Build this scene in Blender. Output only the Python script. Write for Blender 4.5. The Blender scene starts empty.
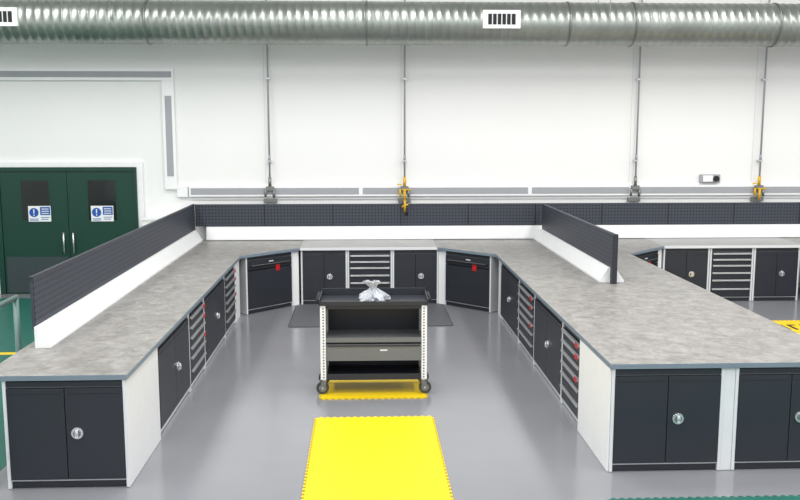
import bpy, bmesh, math, random
from mathutils import Vector, Matrix
random.seed(4)
scene=bpy.context.scene
scene.view_settings.view_transform='Standard'

# ---------------------------------------------------------------- materials
def lin(c):
    return tuple(((v/255)/12.92 if v/255<=.04045 else ((v/255+.055)/1.055)**2.4) for v in c)
def mat(name,c,rough=.5,metal=0,noise=None,bump=None,spec=None,coat=0):
    m=bpy.data.materials.new(name);m.use_nodes=True;nt=m.node_tree;b=nt.nodes['Principled BSDF']
    col=lin(c);b.inputs['Base Color'].default_value=(*col,1)
    b.inputs['Roughness'].default_value=rough;b.inputs['Metallic'].default_value=metal
    if spec is not None:b.inputs['Specular IOR Level'].default_value=spec
    if coat:b.inputs['Coat Weight'].default_value=coat
    tc=nt.nodes.new('ShaderNodeTexCoord')
    n=nt.nodes.new('ShaderNodeTexNoise');n.inputs['Scale'].default_value=(noise or (6,))[0];n.inputs['Detail'].default_value=6
    nt.links.new(tc.outputs['Object'],n.inputs['Vector'])
    amt=(noise[1] if noise else .02)
    r=nt.nodes.new('ShaderNodeValToRGB')
    r.color_ramp.elements[0].position=.3;r.color_ramp.elements[1].position=.7
    r.color_ramp.elements[0].color=(*[v*(1-amt) for v in col],1);r.color_ramp.elements[1].color=(*[min(1,v*(1+amt)) for v in col],1)
    nt.links.new(n.outputs['Fac'],r.inputs['Fac']);nt.links.new(r.outputs['Color'],b.inputs['Base Color'])
    if bump:
        bp=nt.nodes.new('ShaderNodeBump');bp.inputs['Strength'].default_value=bump;bp.inputs['Distance'].default_value=.01
        nt.links.new(n.outputs['Fac'],bp.inputs['Height']);nt.links.new(bp.outputs['Normal'],b.inputs['Normal'])
    return m
M={}
M['wall']=mat('wall_paint',(236,236,235),.7,noise=(.6,.008))
M['seam']=mat('wall_seam',(214,215,214),.7)
M['ceil']=mat('ceiling_paint',(225,225,225),.8)
M['floor']=mat('epoxy_floor',(132,133,138),.17,noise=(1.3,.04))
M['teal']=mat('green_floor',(22,96,84),.5,noise=(8,.08))
M['yel']=mat('yellow_rubber',(236,200,8),.5,noise=(30,.02))
M['dmat']=mat('dark_grey_rubber',(84,86,91),.6,noise=(20,.05))
M['dark']=mat('anthracite_steel',(41,44,52),.42)
M['dark2']=mat('dark_recess',(20,21,25),.6)
M['black']=mat('black_plastic',(22,22,24),.5)
M['light']=mat('light_grey_steel',(222,224,226),.4)
M['white']=mat('white_steel',(240,241,242),.45)
M['rearL']=mat('laminate_painted_sheen',(160,160,158),.35,noise=(4,.08))  # rear worktops: reflected light put into the base colour as a paler grey
M['edge']=mat('blue_grey_edge',(120,134,146),.4)
M['alu']=mat('aluminium',(205,208,210),.3,metal=.7)
M['chrome']=mat('chrome',(225,227,230),.22,metal=.8)
M['galv']=mat('galvanised',(158,163,158),.36,metal=.85,noise=(2.5,.12))
M['galv2']=mat('galvanised_flange',(135,139,136),.4,metal=.8)
M['grey']=mat('grey_plastic',(160,162,167),.5)
M['mid']=mat('mid_grey_steel',(112,114,116),.45)
M['hub']=mat('castor_hub',(120,122,124),.5)
M['red']=mat('red_plastic',(200,28,34),.4)
M['blue']=mat('sign_blue',(20,84,170),.4)
M['green']=mat('door_green',(12,60,48),.4)
M['kick']=mat('kick_plate',(66,76,80),.4,metal=.3)
M['glass']=mat('dark_glass',(16,24,24),.08)
M['rail']=mat('rail_green',(112,138,134),.4)
M['brass']=mat('yellow_fitting',(214,170,30),.35)
M['rubber']=mat('castor_rubber',(58,60,62),.6)
M['lamp']=mat('lamp_diffuser',(245,245,240),.4)

def worktop_mat():
    m=bpy.data.materials.new('stone_laminate');m.use_nodes=True;nt=m.node_tree;b=nt.nodes['Principled BSDF']
    tc=nt.nodes.new('ShaderNodeTexCoord')
    n=nt.nodes.new('ShaderNodeTexNoise');n.inputs['Scale'].default_value=8;n.inputs['Detail'].default_value=12;n.inputs['Roughness'].default_value=.78;n.inputs['Distortion'].default_value=.5
    nt.links.new(tc.outputs['Object'],n.inputs['Vector'])
    r=nt.nodes.new('ShaderNodeValToRGB');e=r.color_ramp.elements
    e[0].position=.33;e[0].color=(*lin((108,106,103)),1);e[1].position=.67;e[1].color=(*lin((168,165,162)),1)
    x=r.color_ramp.elements.new(.5);x.color=(*lin((140,137,134)),1)
    nt.links.new(n.outputs['Fac'],r.inputs['Fac']);nt.links.new(r.outputs['Color'],b.inputs['Base Color'])
    b.inputs['Roughness'].default_value=.36
    return m
M['top']=worktop_mat()
def perf_mat():
    m=bpy.data.materials.new('perforated_steel');m.use_nodes=True;nt=m.node_tree;b=nt.nodes['Principled BSDF']
    tc=nt.nodes.new('ShaderNodeTexCoord');sp=nt.nodes.new('ShaderNodeSeparateXYZ');nt.links.new(tc.outputs['Object'],sp.inputs[0])
    def math_(op,a,bv=None):
        k=nt.nodes.new('ShaderNodeMath');k.operation=op
        if isinstance(a,(int,float)):k.inputs[0].default_value=a
        else:nt.links.new(a,k.inputs[0])
        if bv is not None:
            if isinstance(bv,(int,float)):k.inputs[1].default_value=bv
            else:nt.links.new(bv,k.inputs[1])
        return k.outputs[0]
    s=math_('ADD',sp.outputs['X'],sp.outputs['Y'])
    fa=math_('LESS_THAN',math_('FRACT',math_('DIVIDE',s,.050)),.42)
    fb=math_('LESS_THAN',math_('FRACT',math_('DIVIDE',sp.outputs['Z'],.050)),.40)
    h=math_('MULTIPLY',fa,fb)
    mx=nt.nodes.new('ShaderNodeMix');mx.data_type='RGBA';nt.links.new(h,mx.inputs[0])
    mx.inputs[6].default_value=(*lin((60,65,76)),1);mx.inputs[7].default_value=(*lin((12,12,14)),1)
    nt.links.new(mx.outputs[2],b.inputs['Base Color']);b.inputs['Roughness'].default_value=.5
    return m
M['perf']=perf_mat()

# ---------------------------------------------------------------- mesh builder
class B:
    def __init__(s): s.bm=bmesh.new(); s.mats=[]
    def mi(s,k):
        if k not in s.mats:s.mats.append(k)
        return s.mats.index(k)
    def box(s,x0,x1,y0,y1,z0,z1,k):
        v=[s.bm.verts.new((x,y,z)) for x in(x0,x1) for y in(y0,y1) for z in(z0,z1)]
        i=s.mi(k)
        for q in((0,1,3,2),(4,6,7,5),(0,4,5,1),(2,3,7,6),(0,2,6,4),(1,5,7,3)):
            f=s.bm.faces.new([v[j] for j in q]);f.material_index=i
    def cyl(s,p0,p1,r,k,n=16,r1=None,sm=True):
        p0=Vector(p0);p1=Vector(p1);d=(p1-p0).normalized()
        a=d.orthogonal().normalized();b=d.cross(a);r1=r if r1 is None else r1;i=s.mi(k)
        A=[s.bm.verts.new(p0+(a*math.cos(t)+b*math.sin(t))*r) for t in[2*math.pi*j/n for j in range(n)]]
        C=[s.bm.verts.new(p1+(a*math.cos(t)+b*math.sin(t))*r1) for t in[2*math.pi*j/n for j in range(n)]]
        for j in range(n):
            f=s.bm.faces.new((A[j],A[(j+1)%n],C[(j+1)%n],C[j]));f.material_index=i;f.smooth=sm
        f=s.bm.faces.new(A[::-1]);f.material_index=i;f=s.bm.faces.new(C);f.material_index=i
    def prism(s,pts,z0,z1,ktop,kside,kbot=None):
        A=[s.bm.verts.new((x,y,z0)) for x,y in pts];C=[s.bm.verts.new((x,y,z1)) for x,y in pts];n=len(pts)
        f=s.bm.faces.new(C);f.material_index=s.mi(ktop)
        f=s.bm.faces.new(A[::-1]);f.material_index=s.mi(kbot or kside)
        for j in range(n):
            f=s.bm.faces.new((A[j],A[(j+1)%n],C[(j+1)%n],C[j]));f.material_index=s.mi(kside)
    def extr(s,prof,a,b,k,axis='y'):
        def P(u,z,t): return (u,t,z) if axis=='y' else (t,u,z)
        A=[s.bm.verts.new(P(u,z,a)) for u,z in prof];C=[s.bm.verts.new(P(u,z,b)) for u,z in prof];n=len(prof);i=s.mi(k)
        for q in(C,A[::-1]):
            f=s.bm.faces.new(q);f.material_index=i
        for j in range(n):
            f=s.bm.faces.new((A[j],A[(j+1)%n],C[(j+1)%n],C[j]));f.material_index=i
    def done(s,name,loc=(0,0,0),rot=0,bevel=0,parent=None):
        bmesh.ops.recalc_face_normals(s.bm,faces=s.bm.faces[:])
        me=bpy.data.meshes.new(name);s.bm.to_mesh(me);s.bm.free()
        for k in s.mats:me.materials.append(M[k])
        o=bpy.data.objects.new(name,me);scene.collection.objects.link(o)
        o.location=loc;o.rotation_euler=(0,0,rot)
        if bevel:
            m=o.modifiers.new('bevel','BEVEL');m.width=bevel;m.segments=2;m.limit_method='ANGLE'
        if parent:o.parent=parent
        return o

# ---------------------------------------------------------------- key sizes (metres)
WALL=13.72; HT=.84
LX=-1.675; RX=1.805; YL=6.07; YR=6.20; YC=11.86; YB=12.60; BK=13.58
LO=-2.62; CX=2.77; RO=3.66
K=YB-YC; PT=1.395

# ---------------------------------------------------------------- room
b=B();b.box(-9,14,-4,WALL,-.1,0,'floor');b.done('floor')
b=B();b.box(-9,14,WALL,WALL+.15,0,6.5,'wall')
b.done('wall_back')
b=B();b.box(-9.15,-9,-4,WALL+.15,0,6.5,'wall');b.done('wall_left')
b=B();b.box(14,14.15,-4,WALL+.15,0,6.5,'wall');b.done('wall_right')
b=B();b.box(-9.15,14.15,-4,WALL+.15,6.5,6.6,'ceil');b.done('ceiling')
b=B()
for x in (-1.52,.58,4.18,6.14):
    b.box(x-.004,x+.004,WALL-.003,WALL,1.7,6.4,'seam')
b.done('trim_1')
b=B();b.box(-8.9,-2.75,-3.9,13.3,0,.003,'teal');b.box(-8.8,-3.1,9.9,10.0,.003,.005,'yel');b.done('painted_floor_zone')
def tiles(name,x0,x1,y0,y1,k,th=.012,step=.06,extra=None):
    b=B();pts=[]
    d=.018
    def edge(p,q):
        L=math.dist(p,q);n=max(2,int(L/step));ux,uy=(q[0]-p[0])/L,(q[1]-p[1])/L;nx,ny=uy,-ux;s=L/n
        for i in range(n):
            t=i*s
            for a,o in((0,0),(s*.2,0),(s*.12,d),(s*.6,d),(s*.52,0)):
                if a==0 and i>0: continue
                pts.append((p[0]+ux*(t+a)+nx*o,p[1]+uy*(t+a)+ny*o))
    edge((x0,y0),(x1,y0));edge((x1,y0),(x1,y1));edge((x1,y1),(x0,y1));edge((x0,y1),(x0,y0))
    b.prism(pts,0.001,th,k,k)
    if extra:extra(b)
    return b.done(name)
tiles('interlocking_floor_mat',-.43,.59,4.9,7.53,'yel')
tiles('interlocking_floor_mat',-.42,.58,8.10,8.75,'yel')
tiles('interlocking_floor_mat',1.68,9.0,3.4,5.72,'teal')
tiles('interlocking_floor_mat',-.98,1.14,11.16,12.53,'dmat')
def glyph(b):
    for i in range(5):
        x=5.15+i*.17
        b.box(x,x+.04,10.72,11.0,.013,.015,'black');b.box(x+.04,x+.11,10.96,11.0,.013,.015,'black')
        if i%2:b.box(x+.07,x+.11,10.72,10.96,.013,.015,'black')
tiles('interlocking_floor_mat',4.9,6.05,9.6,11.25,'yel',extra=glyph)

# ---------------------------------------------------------------- worktops / bench structure
b=B()
b.prism([(LO-.07,YL),(LX,YL),(LX,YC),(LX+K,YB),(LX+K,BK),(LO-.07,BK)],.80,HT,'top','edge')
b.box(-2.58,-2.56,7.15,13.4,0,.80,'white')
b.box(LX-.06,LX-.025,11.47,11.85,0,.799,'white')
b.prism([(LX+K-.10,YB-.02),(LX+K-.02,YB+.04),(LX+K-.02,YB+.12),(LX+K-.10,YB+.12)],0,.799,'white','white')
b.done('workbench',bevel=.003)
b=B()
b.prism([(LX+K+.003,YB),(RX-K-.003,YB),(RX-K-.003,BK),(LX+K+.003,BK)],.802,HT+.004,'rearL','light')
b.done('workbench',bevel=.003)
b=B()
b.prism([(RX,YR),(RO,YR),(RO,YC),(RO+K,YB),(RO+K,BK),(RX-K,BK),(RX-K,YB),(RX,YC)],.80,HT,'top','edge')
b.box(CX-.02,CX+.02,7.25,13.4,0,.80,'white')
b.box(1.845,1.88,11.6,11.85,0,.799,'white')
b.prism([(RX-K+.02,YB+.04),(RX-K+.10,YB-.02),(RX-K+.10,YB+.12),(RX-K+.02,YB+.12)],0,.799,'white','white')
b.prism([(RO+K-.10,YB-.02),(RO+K-.02,YB+.04),(RO+K-.02,YB+.12),(RO+K-.10,YB+.12)],0,.799,'white','white')
b.done('workbench',bevel=.003)
R2=6.53
b=B();b.prism([(RO+K+.003,YB),(R2,YB),(R2,BK),(RO+K+.003,BK)],.802,HT+.004,'rearL','light');b.done('workbench',bevel=.003)
b=B();b.prism([(R2+.003,YB),(R2+K,YC),(R2+K,YR),(R2+K+.92,YR),(R2+K+.92,BK),(R2+.003,BK)],.80,HT,'top','edge')
b.box(R2+K+.86,R2+K+.88,6.3,13.4,0,.80,'white');b.done('workbench',bevel=.003)

# perforated tool panels
PY=BK-.04
b=B();b.box(LO-.005,LO+.025,6.9,PY,.98,PT,'perf');b.box(LO-.008,LO+.028,6.88,PY,PT,PT+.008,'dark')
for y in(8.4,10.0,11.6,13.2):b.box(LO-.03,LO-.006,y-.02,y+.02,.842,PT-.01,'dark')
b.extr([(LO+.027,HT+.002),(LO+.15,HT+.002),(LO+.15,HT+.022),(LO+.05,HT+.17),(LO+.027,HT+.17)],6.85,PY-.1,'white','y')
b.done('perforated_tool_panel')
b=B();b.box(CX-.018,CX+.018,9.55,PY-.12,.90,PT,'perf');b.box(CX-.03,CX+.03,9.50,9.55,HT+.002,PT,'dark')
for s in(-1,1):
    b.extr([(CX+s*.02,HT+.002),(CX+s*.14,HT+.002),(CX+s*.14,HT+.022),(CX+s*.04,HT+.17),(CX+s*.02,HT+.17)],9.6,PY-.12,'white','y')
b.done('perforated_tool_panel')
b=B();b.box(LO+.03,9.0,PY,PY+.03,1.055,PT,'perf')
x=LO+.03
while x<9: b.box(x,x+.012,PY-.006,PY,1.055,PT,'dark2');x+=1.05
b.extr([(PY-.001,.85),(PY-.07,.85),(PY-.07,.87),(PY-.03,1.05),(PY-.001,1.05)],LO+.2,9.0,'white','x')
b.done('perforated_tool_panel')

# ---------------------------------------------------------------- cabinets (local: front at y=0 facing -y)
def lock(b,x,z,y=-.006):
    b.cyl((x,y,z),(x,y-.012,z),.042,'chrome',24)
    b.cyl((x,y-.012,z),(x,y-.016,z),.027,'mid',20)
    b.box(x-.009,x+.009,y-.03,y-.016,z-.026,z+.026,'light')
    b.cyl((x,y-.016,z+.0),(x,y-.033,z),.013,'alu',12)
def shell(b,w,d,pl):
    h=w/2
    b.box(-h,-h+.024,0,d,0.004,.797,'light');b.box(h-.024,h,0,d,0.004,.797,'light')
    b.box(-h+.024,h-.024,.03,d-.01,.06,.79,'dark2')
    b.box(-h+.024,h-.024,.02,.05,.005,.055,pl)
    b.box(-h+.024,h-.024,.008,.05,.056,.064,'light')
    b.box(-h+.024,h-.024,.004,.03,.752,.79,'dark')
    b.box(-h+.024,h-.024,.012,.03,.7425,.751,'mid')
def cupboard(w,d,loc,rot,pl='dark',mark=True):
    b=B();shell(b,w,d,pl);h=w/2-.027
    b.box(-h,-.003,-.006,.022,.07,.74,'dark');b.box(.003,h,-.006,.022,.07,.74,'dark')
    for x0,x1 in((-h,-.003),(.003,h)):
        b.box(x0+.012,x1-.012,-.008,-.006,.70,.704,'dark2')
    lock(b,.08,.415)
    if mark:b.box(h-.05,h-.02,.002,.004,.764,.776,'green')
    return b.done('tool_cupboard',loc,rot,bevel=.002)
def drawers(w,d,loc,rot,pl='dark',hs=(.10,.10,.10,.10,.13,.145),tags=False):
    b=B();shell(b,w,d,pl);h=w/2-.03;z=.74
    for i,q in enumerate(hs):
        z0=z-q
        b.box(-h,h,-.004,.022,z0+.004,z-.002,'dark')
        b.box(-h+.01,h-.01,-.024,-.004,z-.024,z-.010,'alu')
        b.box(-h+.01,h-.01,-.024,-.020,z-.034,z-.024,'alu')
        if tags and i in(0,1,3): b.box(h-.12,h-.03,-.028,-.024,z-.048,z-.008,'red')
        z=z0
    return b.done('drawer_cabinet',loc,rot,bevel=.0015)
def corner(w,d,loc,rot):
    b=B();shell(b,w,d,'dark');h=w/2-.027
    b.box(-h,h,-.006,.022,.07,.60,'dark');b.box(-h,h,-.006,.022,.615,.74,'dark')
    b.box(-h+.05,h-.05,-.028,-.006,.655,.672,'dark2');b.box(-h+.05,h-.05,-.030,-.026,.672,.680,'mid')
    b.box(.10,.17,-.012,-.006,.56,.66,'red');b.box(.12,.15,-.022,-.012,.585,.61,'red')
    b.box(-.02,.06,-.009,-.006,.70,.715,'light')
    return b.done('corner_cabinet',loc,rot,bevel=.002)
q=math.pi/2
cupboard(.86,.97,(LX-.445,YL+.015,0),0)
cupboard(.845,.91,(RX+.44,YR+.02,0),0)
cupboard(.845,.91,(RX+.44+.93,YR+.02,0),0)
b=B();b.box(RX+.865,RX+.945,YR+.025,YR+.05,.004,.797,'light');b.box(RX+.003,RX+.015,YR+.03,YR+.94,.004,.797,'white');b.done('bench_end_panel')
def side(fn,y0,y1,x,rot,**k): fn(y1-y0-.006,.62,(x,(y0+y1)/2,0),rot,pl='light',**k)
xL=LX-.03; xR=RX+.03
side(cupboard,7.09,8.40,xL,q);side(drawers,8.40,9.21,xL,q,tags=True);side(cupboard,9.21,10.6,xL,q);side(drawers,10.6,11.45,xL,q,tags=True)
side(drawers,7.16,7.90,xR,-q,tags=True);side(cupboard,7.90,9.24,xR,-q);side(drawers,9.24,10.2,xR,-q,tags=True);side(cupboard,10.2,11.57,xR,-q)
x2=RO-.03
side(cupboard,7.16,8.5,x2,q);side(drawers,8.5,9.3,x2,q);side(cupboard,9.3,10.68,x2,q);side(drawers,10.68,11.5,x2,q)
x3=R2+K+.03
side(drawers,6.3,7.2,x3,-q);side(cupboard,7.2,8.6,x3,-q);side(drawers,8.6,9.5,x3,-q);side(cupboard,9.5,10.9,x3,-q)
def mid(ax,ay,bx,by,ox,oy): return((ax+bx)/2+ox,(ay+by)/2+oy,0)
o=.022
corner(.84,.5,mid(LX,YC,LX+K,YB,-o,o),math.radians(45))
corner(.84,.5,mid(RX,YC,RX-K,YB,o,o),math.radians(-45))
corner(.84,.5,mid(RO,YC,RO+K,YB,-o,o),math.radians(45))
corner(.84,.5,mid(R2+K,YC,R2,YB,o,o),math.radians(-45))
for xa in(-.97,RO+K):
    w_=.672 if xa<0 else .69
    g_=.665 if xa<0 else .68
    xa_=xa+.035 if xa<0 else xa
    cupboard(w_,.62,(xa_+.35,YB+.03,0),0,mark=False);drawers(.65,.62,(xa_+.35+g_,YB+.03,0),0,hs=(.09,.09,.11,.11,.13,.145));cupboard(w_,.62,(xa_+.35+2*g_,YB+.03,0),0,mark=False)

# ---------------------------------------------------------------- tool trolley
def trolley():
    b=B();W=1.02;D=.46;h=W/2
    for sx in(-1,1):
        for y in(0,D-.04):
            x=sx*h
            b.box(min(x,x-sx*.052),max(x,x-sx*.052),y,y+.04,.150,.872,'white')
            if y==0:
                for i in range(25):
                    z=.165+i*.028
                    b.box(x-sx*.030-.007,x-sx*.030+.007,-.002,0,z,z+.012,'dark2')
    i0=h-.054
    b.box(-h-.01,h+.01,-.015,D+.015,.875,.885,'dark')
    b.box(-h-.01,h+.01,-.015,-.003,.885,.915,'dark');b.box(-h-.01,h+.01,D+.003,D+.015,.885,.955,'dark')
    b.box(-h-.012,-h,-.015,D+.015,.885,.935,'dark');b.box(h,h+.012,-.015,D+.015,.885,.935,'dark')
    b.box(-i0,i0,0.002,.02,.84,.874,'dark')
    for s in(-1,1):
        b.cyl((s*(h+.03),.05,.92),(s*(h+.03),D-.05,.92),.013,'black',12)
        for y in(.05,D-.05): b.cyl((s*(h),y,.92),(s*(h+.03),y,.92),.01,'black',10)
    b.box(-i0,i0,D-.02,D-.012,.15,.87,'dark')
    for s in(-1,1): b.box(min(s*h,s*(h-.01)),max(s*h,s*(h-.01)),.045,D-.045,.15,.87,'dark')
    b.box(-i0,i0,.006,D-.02,.525,.54,'mid');b.box(-i0,i0,-.004,.006,.508,.560,'mid');b.box(-i0,i0,-.007,-.004,.508,.516,'dark2')
    b.box(-i0,i0,-.006,D-.03,.335,.495,'mid');b.box(-i0+.01,i0-.01,-.016,-.006,.478,.490,'dark')
    b.box(.06,.13,-.010,-.006,.43,.445,'light');b.box(-.11,-.07,-.010,-.006,.36,.38,'mid')
    b.box(-i0,i0,.006,D-.02,.16,.17,'dark');b.box(-i0,i0,-.004,.006,.145,.205,'dark')
    r=.060
    for sx in(-1,1):
        for y in(.035,D-.06):
            x=sx*(h-.03);wx=x+sx*.015
            b.box(x-.035,x+.035,y-.03,y+.03,.142,.149,'alu')
            b.cyl((x,y,.128),(x,y,.142),.022,'alu',14)
            b.cyl((wx,y-.017,r),(wx,y+.017,r),r,'rubber',28)
            b.cyl((wx,y-.020,r),(wx,y+.020,r),.036,'hub',20)
            for t in(-1,1):
                yy=y+t*.024
                b.extr([(wx-.018,r-.012),(wx+.018,r-.012),(x+.028,.128),(x-.028,.128)],yy-.003,yy+.003,'galv2','y')
            b.cyl((wx,y-.031,r),(wx,y+.031,r),.010,'chrome',10)
    return b.done('tool_trolley',(.085,8.20,.0125),math.radians(-.6),bevel=.0015)
trolley()
def bag():
    bm=bmesh.new();n=44
    prof=[(0,.0),(.10,.002),(.135,.018),(.13,.045),(.095,.075),(.05,.105),(.024,.125),(.03,.145),(.055,.17),(.07,.19),(.05,.19),(.02,.155)]
    rings=[]
    for pi_,(r,z) in enumerate(prof):
        ring=[]
        for j in range(n):
            t=2*math.pi*j/n
            f=1+.22*math.sin(5*t+pi_*.5)+.12*math.sin(11*t+1.3*pi_)+random.uniform(-.08,.08)
            rr=r*(f if r>.01 else 1)
            ring.append(bm.verts.new((rr*math.cos(t)-.02*max(0,z-.1)/.1,rr*.75*math.sin(t),max(0,z+(random.uniform(-.012,.012) if 0<pi_ else 0)))))
        rings.append(ring)
    for a,c in zip(rings,rings[1:]):
        for j in range(n):
            f=bm.faces.new((a[j],a[(j+1)%n],c[(j+1)%n],c[j]));f.smooth=False
    bmesh.ops.remove_doubles(bm,verts=bm.verts[:],dist=.0005)
    me=bpy.data.meshes.new('plastic_bag');bm.to_mesh(me);bm.free()
    m=mat('clear_polythene',(215,219,226),.18);m.node_tree.nodes['Principled BSDF'].inputs['Transmission Weight'].default_value=.35
    me.materials.append(m);o=bpy.data.objects.new('plastic_bag',me);scene.collection.objects.link(o)
    o.location=(.09,8.36,.899);return o
bag()

# ---------------------------------------------------------------- duct
b=B();zc=4.05;yc=12.98;r0=.305;n=40
x=-8.9;rings=[];i=b.mi('galv')
xs=[]
while x<13.9:
    for dx,dr in((0,0),(.098,0),(.104,.004),(.112,.004)): xs.append((x+dx,r0+dr))
    x+=.12
for k_,(xx,r) in enumerate(xs):
    ring=[b.bm.verts.new((xx+.12*j/n,yc+r*math.cos(2*math.pi*j/n),zc+r*math.sin(2*math.pi*j/n))) for j in range(n)];rings.append(ring)
for A,C in zip(rings,rings[1:]):
    for j in range(n):
        f=b.bm.faces.new((A[j],A[(j+1)%n],C[(j+1)%n],C[j]));f.material_index=i;f.smooth=True
for x in(-5.9,-3.05,.05,2.95,3.9,6.0,8.5,11):
    b.cyl((x-.015,yc,zc),(x+.015,yc,zc),.318,'galv2',40)
for x in(-7,-3.5,0,3.5,7,10.5):
    b.cyl((x,yc-.33,zc),(x,yc-.33,6.49),.006,'alu',8);b.cyl((x,yc+.33,zc),(x,yc+.33,6.49),.006,'alu',8)
for x in(-5.29,1.69,9.1):
    y0=yc-.355
    b.box(x,x+.53,y0+.01,yc-.1,zc-.10,zc+.15,'white')
    b.box(x+.07,x+.46,y0+.005,y0+.01,zc-.05,zc+.10,'dark2')
    b.box(x,x+.53,y0,y0+.01,zc+.10,zc+.15,'white');b.box(x,x+.53,y0,y0+.01,zc-.10,zc-.05,'white')
    b.box(x,x+.07,y0,y0+.01,zc-.05,zc+.10,'white');b.box(x+.46,x+.53,y0,y0+.01,zc-.05,zc+.10,'white')
    for j in range(5):
        xx=x+.125+j*.066;b.box(xx,xx+.014,y0,y0+.006,zc-.05,zc+.10,'light')
b.done('ventilation_duct')

# ---------------------------------------------------------------- trunking on wall
def trunk_h(b,x0,x1,z,h=.18,g=.09):
    b.box(x0,x1,WALL-.05,WALL-.001,z-h/2,z+h/2,'white');b.box(x0+.03,x1-.03,WALL-.055,WALL-.05,z-g/2,z+g/2,'grey')
b=B()
trunk_h(b,-8.8,-2.88,3.36)
b.box(-3.06,-2.88,WALL-.052,WALL-.001,1.62,3.268,'white');b.box(-3.02,-2.92,WALL-.057,WALL-.052,1.82,3.04,'grey')
b.box(-2.88,-2.72,WALL-.052,WALL-.001,1.50,1.66,'white')
b.done('cable_trunking')
b=B()
for x0,x1 in((-2.70,-.05),(-.05,2.6),(2.6,4.2),(4.2,7.0),(7.0,12)): trunk_h(b,x0,x1,1.585,.16,.10)
b.done('cable_trunking')
b=B();b.box(-2.66,13,WALL-.02,WALL-.001,1.455,1.475,'light')
b.done('trim_2')

# ---------------------------------------------------------------- air line drops
def drop(x,kind):
    b=B();y=WALL-.08
    b.cyl((x,y,1.78),(x,y,6.4),.014,'grey',12)
    for z in(2.05,3.3,4.9):
        b.box(x-.03,x+.03,y-.018,WALL-.002,z-.012,z+.012,'alu')
    b.cyl((x,y,2.06),(x,y,2.14),.02,'grey',12)
    b.cyl((x,y,1.66),(x,y,1.80),.024,'brass' if kind else 'galv2',14)
    b.box(x-.06,x+.06,y-.03,y+.02,1.60,1.66,'galv2')
    b.cyl((x-.07,y-.02,1.50),(x-.07,y-.02,1.62),.017,'galv2' if not kind else 'brass',12)
    b.cyl((x+.06,y-.02,1.49),(x+.06,y-.02,1.61),.020,'galv2',12)
    if kind:
        b.box(x-.04,x+.10,y-.045,y-.03,1.60,1.62,'brass');b.cyl((x,y-.03,1.44),(x,y-.03,1.60),.022,'brass',12)
        b.box(x-.12,x-.04,y-.045,y-.03,1.68,1.70,'brass')
    b.box(x-.1,x+.1,WALL-.05,WALL-.001,1.41,1.47,'galv2')
    if kind==2:
        yf=PY-.04
        b.box(x-.02,x+.02,yf-.01,y,1.43,1.45,'brass')
        b.cyl((x,yf,1.27),(x,yf,1.45),.016,'brass',10);b.cyl((x+.02,yf-.02,1.22),(x+.03,yf-.02,1.31),.02,'black',10)
        b.cyl((x-.05,yf-.01,1.35),(x+.05,yf-.01,1.39),.014,'brass',10)
    b.done('air_line_drop')
drop(-1.45,0);drop(.63,2);drop(4.26,0);drop(6.24,1)
b=B();b.box(5.30,5.62,WALL-.06,WALL-.001,1.70,1.83,'grey');b.box(5.34,5.50,WALL-.075,WALL-.06,1.715,1.815,'white');b.cyl((5.55,WALL-.06,1.765),(5.55,WALL-.10,1.765),.045,'dark2',18)
b.done('emergency_light',bevel=.006)

# ---------------------------------------------------------------- green double door
b=B();dx0,dx1=-5.56,-3.54;mx=(dx0+dx1)/2
b.box(dx0-.08,dx0,WALL-.08,WALL-.001,.005,1.90,'green');b.box(dx1,dx1+.05,WALL-.08,WALL-.001,.005,1.90,'green');b.box(dx0-.08,dx1+.05,WALL-.08,WALL-.001,1.90,1.96,'green')
for a,c,s in((dx0+.005,mx-.004,1),(mx+.004,dx1-.005,-1)):
    b.box(a,c,WALL-.06,WALL-.005,.01,1.895,'green')
    b.box(a+.03,c-.03,WALL-.064,WALL-.06,.03,.58,'kick')
    cx=(a+c)/2+.02
    b.box(cx-.24,cx+.24,WALL-.064,WALL-.06,1.12,1.79,'green')
    b.box(cx-.21,cx+.21,WALL-.066,WALL-.064,1.15,1.76,'glass')
    hx=(c-.07) if s>0 else (a+.07)
    b.cyl((hx,WALL-.11,.64),(hx,WALL-.11,.96),.013,'chrome',12)
    for z in(.66,.94):b.cyl((hx,WALL-.11,z),(hx,WALL-.06,z),.009,'chrome',10)
b.done('door_1')
def sign(x,z):
    b=B();y=WALL-.068
    b.box(x,x+.34,y-.004,y,z,z+.24,'white')
    b.cyl((x+.085,y-.004,z+.14),(x+.085,y-.006,z+.14),.07,'blue',24,sm=False)
    b.box(x+.077,x+.093,y-.008,y-.006,z+.125,z+.19,'white');b.cyl((x+.085,y-.006,z+.10),(x+.085,y-.008,z+.10),.010,'white',10)
    b.box(x+.02,x+.15,y-.006,y-.004,z+.035,z+.045,'blue');b.box(x+.02,x+.15,y-.006,y-.004,z+.015,z+.024,'blue')
    b.box(x+.18,x+.33,y-.006,y-.004,z+.10,z+.225,'blue')
    for i in range(3): b.box(x+.20,x+.31,y-.008,y-.006,z+.12+i*.034,z+.132+i*.034,'white')
    b.box(x+.19,x+.32,y-.006,y-.004,z+.06,z+.07,'blue');b.box(x+.19,x+.30,y-.006,y-.004,z+.03,z+.04,'blue')
    b.done('door_safety_sign')
sign(-5.15,1.13);sign(-4.20,1.13)
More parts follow.
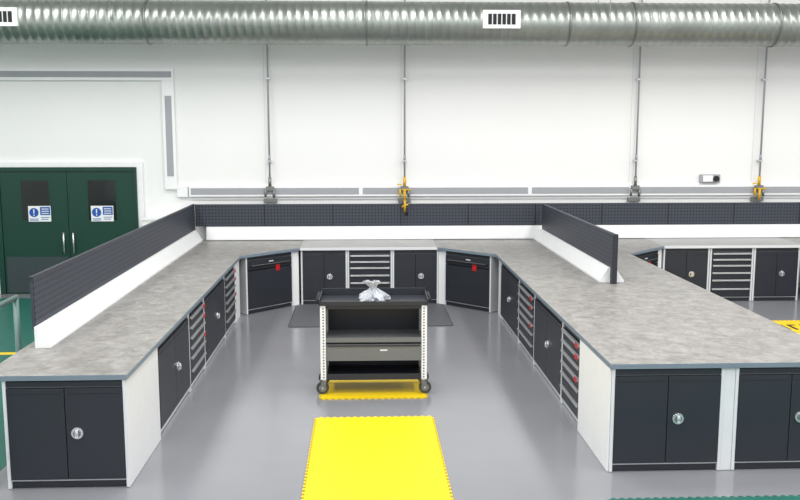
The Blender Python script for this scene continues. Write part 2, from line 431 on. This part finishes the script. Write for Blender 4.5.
b=B();b.box(dx1+.052,dx1+.14,WALL-.05,WALL-.001,0,1.963,'white');b.box(dx0-.17,dx1+.14,WALL-.05,WALL-.001,1.963,2.04,'white');b.box(dx0-.17,dx0-.082,WALL-.05,WALL-.001,0,1.963,'white');b.done('trim_3')
b=B();b.box(-3.34,-2.76,13.3,WALL-.002,.004,1.18,'wall');b.box(-3.34,-2.99,13.15,13.3,.004,1.04,'wall');b.box(-3.36,-2.74,13.28,WALL-.002,1.18,1.21,'white')
b.done('boxed_pipe_casing')
b=B();b.box(-8.9,-5.8,WALL-.02,WALL-.001,.004,.12,'white');b.done('baseboard_back')

# ---------------------------------------------------------------- guard rail
b=B();rx=-2.90
for y in(7.3,5.4,3.5,1.6):b.cyl((rx,y,.004),(rx,y,1.16),.024,'rail',14);b.box(rx-.06,rx+.06,y-.06,y+.06,.004,.014,'rail')
for z in(1.16,.62):b.cyl((rx,7.32,z),(rx,1.58,z),.022,'rail',14)
b.done('guard_rail')

# ---------------------------------------------------------------- lights
def strip(x,y,e,sx=1.0,sy=3.2):
    b=B();b.box(-sx/2-.05,sx/2+.05,-sy/2-.05,sy/2+.05,0,.09,'light');b.box(-sx/2,sx/2,-sy/2,sy/2,-.01,0,'lamp')
    p=b.done('ceiling_light',(x,y,6.3))
    l=bpy.data.lights.new('lamp','AREA');l.shape='RECTANGLE';l.size=sx;l.size_y=sy;l.energy=e;l.color=(1,.99,.975)
    o=bpy.data.objects.new('lamp',l);scene.collection.objects.link(o);o.parent=p;o.location=(0,0,-.03)
for y in(0.5,5,9.5):
    for x in(-5,0,5,10):
        strip(x,y,174)
w=bpy.data.worlds.new('World');scene.world=w;w.use_nodes=True
w.node_tree.nodes['Background'].inputs['Color'].default_value=(.95,.98,1,1);w.node_tree.nodes['Background'].inputs['Strength'].default_value=1.1

# ---------------------------------------------------------------- camera
cam=bpy.data.cameras.new('camera');co=bpy.data.objects.new('camera',cam);scene.collection.objects.link(co);scene.camera=co
cam.sensor_width=36;cam.lens=877.9/800*36
co.location=(0,0,2.56);co.rotation_euler=(math.pi/2-.1384,0,-.041)
cam.clip_end=100
